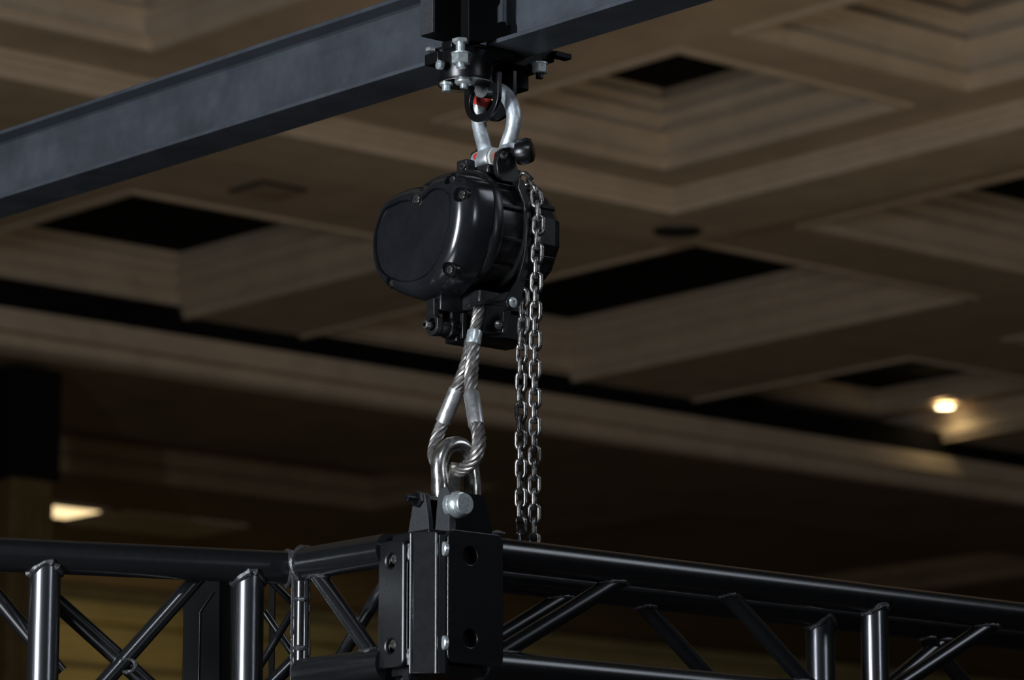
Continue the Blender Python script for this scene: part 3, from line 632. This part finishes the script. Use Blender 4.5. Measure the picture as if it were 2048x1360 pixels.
for sx in (-1, 1):
    pts = [Vector((hp.x + sx * 0.0125, hp.y - 0.006, zt_ + (zb_ - zt_) * i / 40)) for i in range(41)]
    MB().tube(pts, 0.0026, 7, wob=0.35).build('weld_seam', WELD, hg)
# --- left truss
e1 = P(578, 1139, 5.755); e0 = P(0, 1109, 5.605); e1.z = e0.z = ZT
D = (e0 - e1).normalized(); ND = D.cross(Z)          # ND points away from the camera or towards it
if ND.y < 0: ND = -ND
lt_ = thing('truss_section', 'long black lacquered truss at the left with thick round uprights', 'truss', Vector((e1.x, e1.y, ZT - 0.36)))
LB = ZT - 0.36
tube_part(lt_, e1 - D * 0.006, e1 + D * 1.6, RT * 1.03, 'top_chord'); lbp = e1.copy(); lbp.z = LB
tube_part(lt_, lbp, lbp + D * 1.6, RT * 1.03, 'bottom_chord')
MB().tube([e1 + D * 0.002 + (ND * math.cos(2 * math.pi * i / 24) + Z * math.sin(2 * math.pi * i / 24)) * RT * 1.03 for i in range(24)], 0.0052, 8, closed=True, wob=0.3).build('weld_bead', WELD, lt_)
for cc in (l0 + A * LEN, l0 + B * W + A * LEN):
    e_1, e_2 = B, Z
    MB().tube([cc + (e_1 * math.cos(2 * math.pi * i / 24) + e_2 * math.sin(2 * math.pi * i / 24)) * RT for i in range(24)], 0.0045, 8, closed=True, wob=0.3).build('weld_bead', WELD, st)
def lpt(x, z):
    lo, hi = -0.5, 3.0
    for _ in range(50):
        m = (lo + hi) / 2; p = e1 + D * m; p.z = z; d = p - Vector((0, 0, CAM_Z)); xx = 1024 + F_PX * d.x / (d.y * CT + d.z * ST)
        if xx > x: lo = m
        else: hi = m
    p = e1 + D * lo; p.z = z; return p
for x in (91, 498, -330):
    p = lpt(x, ZT); q = p.copy(); q.z = LB
    tube_part(lt_, p, q, 0.0235, 'upright', UPRIGHT); weld(lt_, p - Z * 0.03, Z, 0.0235, e1, D, RT * 1.03, 0.0055)
def lbr(x0, y0, x1, y1, off, r, wt=True):
    Y0 = lpt(x0, ZT).y + off; Y1 = lpt(x1, ZT).y + off; p, q = P(x0, y0, Y0), P(x1, y1, Y1); o = tube_part(lt_, p, q, r, 'brace')
    return p, q
lbr(70, 1165, 330, 1400, 0.045, 0.0135); lbr(400, 1150, 195, 1380, 0.03, 0.0125); lbr(-30, 1165, 120, 1345, 0.05, 0.0125)
lbr(540, 1160, 604, 1223, 0.08, 0.006); lbr(612, 1178, 512, 1345, 0.10, 0.006); lbr(528, 1222, 606, 1336, 0.13, 0.006); lbr(610, 1300, 520, 1390, 0.09, 0.011)
c = P(256, 1333, lpt(256, ZT).y + 0.03); MB().tube([c + Vector((0.013 * math.cos(2 * math.pi * i / 16), -0.012 + 0.003 * math.sin(4 * math.pi * i / 16), 0.010 * math.sin(2 * math.pi * i / 16))) for i in range(16)], 0.003, 7, closed=True, wob=0.35).build('weld_bead', WELD, lt_)
tube_part(lt_, lpt(-400, ZT) + ND * 0.30 - Z * 0.045, lpt(60, ZT) + ND * 0.30 - Z * 0.045, 0.012, 'tie_tube')
# black folded upright standing behind the left truss
up = P(418, 1300, 6.02)
bu = thing('steel_upright', 'black folded steel upright standing behind the left truss', 'upright', Vector((up.x, up.y, 1.4)))
zt2 = ZP(1150, 6.02); fw = (P(470, 1200, 6.02) - P(367, 1200, 6.02)).x
x0 = P(367, 1200, 6.02).x
MB().prism([Vector((x0, 6.02, 1.4)), Vector((x0, 6.02, zt2)), Vector((x0 + fw, 6.02, zt2)), Vector((x0 + fw, 6.02, 1.4))], Vector((0, 0.03, 0))).build('back_plate', MATTE, bu, bevel=0.002)
px = [P(400, 1224, 6.0), P(427, 1184, 6.0), P(427, 1150, 6.0), P(440, 1150, 6.0), P(440, 1420, 6.0), P(396, 1420, 6.0)]
MB().tube([P(396, 1420, 5.998), P(400, 1224, 5.998), P(427, 1184, 5.998)], 0.0009, 8).build('bent_edge', TRUSS, bu)
MB().prism(px, Vector((0, 0.012, 0))).build('folded_flange', MATTE, bu, bevel=0.0012)
MB().box(Vector((P(544, 1270, 6.0).x, 6.0, (zt2 + 1.4) / 2)), 0.004, 0.02, (zt2 - 1.4) / 2, Vector((1, 0, 0)), Vector((0, 1, 0))).build('side_flange', BLACKSTEEL, bu, bevel=0.001)

# ================================================================== CORNER BLOCK
cf = P(845, 1200, 5.48); ztop, zbot = ZP(1061, 5.49), ZP(1345, 5.49)
cf.z = zbot
cb = thing('corner_block', 'black steel corner block with bolted plates joining the trusses', 'truss corner', cf)
hgt = ztop - zbot; zm = Vector((0, 0, hgt / 2))
def plan(a, b, z=0.0): return cf + A * a + B * b + Z * z
# core column: chamfered front, side walls
core = [plan(0.028, 0.004), plan(0.004, 0.028), plan(0.004, 0.030), plan(0.012, 0.030), plan(0.012, 0.150), plan(0.085, 0.150), plan(0.085, 0.012), plan(0.03, 0.012)]
MB().prism(core, Z * hgt).build('core', TRUSS, cb, bevel=0.0015)
# front channel: narrow raised lips either side of the chamfer
for (a0, b0, a1, b1, nm) in ((0.0295, 0.002, 0.0285, 0.0035, 'lip'), (0.003, 0.0285, 0.002, 0.0315, 'lip')):
    c0 = plan(a0, b0); MB().cyl(c0, c0 + Z * (hgt - 0.002), 0.0024, 12).build(nm, TRUSS, cb)
MB().prism([plan(0.001, 0.031), plan(-0.004, 0.040), plan(-0.003, 0.047), plan(0.006, 0.047), plan(0.006, 0.031)], Z * (hgt - 0.004)).build('edge_strip', TRUSS, cb, bevel=0.001)
for y in (1097, 1285):
    c = Vector((0, 0, ZP(y, 5.50))); q = plan(-0.003, 0.038); q.z = c.z; dirn = (-B + A * 0.35)
    MB().lathe([(0.0105, -0.004), (0.0105, 0.001), (0.009, 0.0025), (0.005, 0.003), (0.0005, 0.0031)], q, dirn, 24).build('bolt_head', ZINC, cb)
# plates (normal -A at the right, -B at the left)
yc0, yc1 = ZP(1066, 5.55) - cf.z, ZP(1331, 5.55) - cf.z
plate('plate', rrect(0.0, 0, 0.107, yc0 - yc1, 0.013), [circ(0.043, yc0 - yc1 - 0.036, 0.0135), circ(0.043, 0.038, 0.0135)], plan(0.000, 0.044, yc1), B, Z, 0.010, BLACKSTEEL, cb, 0.0012)
plate('plate', rrect(0.0, 0, 0.060, ZP(1081, 5.53) - ZP(1336, 5.53), 0.011), [circ(0.030, ZP(1081, 5.53) - ZP(1336, 5.53) - 0.030, 0.0105), circ(0.030, 0.032, 0.0105)], plan(0.098, 0.000, ZP(1336, 5.53) - cf.z), -A, Z, 0.009, TRUSS, cb, 0.0030)
for y in (1117, 1287):
    q = plan(0.069, 0.003); q.z = ZP(y, 5.53)
    MB().lathe([(0.0075, 0.006), (0.0075, 0.0), (0.0055, -0.002), (0.003, -0.002), (0.003, 0.001), (0.0002, 0.001)], q, B, 20, cap=False).build('cap_screw', CHAIN, cb)
for y in (1102, 1312):
    q = plan(0.034, 0.004); q.z = ZP(y, 5.50); MB().tube([q + Z * t for t in (-0.012, -0.006, 0, 0.006, 0.012)], [0.003, 0.0045, 0.005, 0.0045, 0.003], 8, wob=0.3).build('weld_bead', WELD, cb)
for y in (1065, 1334):
    q = plan(0.0, 0.147); q.z = ZP(y, 5.57); MB().tube([q + B * t for t in (-0.012, -0.004, 0.004, 0.010)], [0.002, 0.004, 0.004, 0.002], 8, wob=0.3).build('weld_bead', WELD, cb)
MB().box(plan(0.075, 0.095, hgt + 0.0015), 0.075, 0.065, 0.003).build('top_cap', BLACKSTEEL, cb, bevel=0.001)
MB().prism([plan(0.031, 0.0, -0.20), plan(0.031, 0.0, 0.0), plan(0.045, 0.0, 0.0), plan(0.040, 0.0, -0.20)], B * 0.02).build('lower_gusset', TRUSS, cb)

# ================================================================== LIFTING LUG ON THE CORNER
near = P(898, 1058, 5.56); zl0 = ztop; zl1 = ZP(982, 5.58)
lgn = thing('lifting_lug', 'black speckled lifting lug tower bolted on top of the corner block', 'lifting lug', Vector((near.x, near.y, zl0)))
nl = Vector((near.x, near.y, zl0)); H = zl1 - zl0
wA, wB = 0.100, 0.086
def lp(a, b, z): return nl + A * a + B * b + Z * z
# left face (normal -B), split by the slot
MB().prism([lp(0.045, 0, 0), lp(wA, 0, 0), lp(wA - 0.018, 0, H), lp(0.057, 0, H), lp(0.049, 0, H * 0.5)], B * 0.010).build('slotted_plate', SPECKLE, lgn, bevel=0.0012)
MB().prism([lp(0.0, 0, 0), lp(0.034, 0, 0), lp(0.030, 0, H * 0.55), lp(0.026, 0, H * 0.95), lp(0.020, 0, H * 1.06), lp(0.006, 0, H * 1.06), lp(0.0, 0, H * 0.9)], B * 0.014).build('slotted_plate', SPECKLE, lgn, bevel=0.0012)
MB().prism([lp(0.012, 0.014, 0), lp(0.012, wB + 0.016, 0), lp(0.012, wB - 0.006, H), lp(0.012, 0.014, H)], A * 0.012).build('side_plate', MATTE, lgn, bevel=0.0012)
MB().prism([lp(wA - 0.012, 0.012, 0), lp(wA - 0.012, wB + 0.010, 0), lp(wA - 0.012, wB - 0.006, H), lp(wA - 0.012, 0.012, H)], A * 0.010).build('side_plate', MATTE, lgn, bevel=0.0012)
MB().prism([lp(0.024, wB - 0.004, 0), lp(wA - 0.012, wB - 0.004, 0), lp(wA - 0.020, wB - 0.012, H * 0.9), lp(0.024, wB - 0.012, H * 0.9)], B * 0.008).build('rear_plate', BLACKSTEEL, lgn, bevel=0.0012)
hd = on_plane(915, 1010, lp(-0.002, 0, 0), A)
pn = thing('lug_pin', 'large round zinc plated pin head in the lifting lug', 'pin', hd)
MB().lathe([(0.010, -0.035), (0.010, -0.012), (0.0195, -0.012), (0.0203, -0.010), (0.0203, -0.003), (0.0195, -0.002), (0.0203, 0.0), (0.0200, 0.006), (0.0175, 0.011), (0.0160, 0.0115), (0.0160, 0.0170), (0.0152, 0.0185), (0.0005, 0.0187)], hd, -A, 44).build('pin_head', ZINC, pn, ang=30)
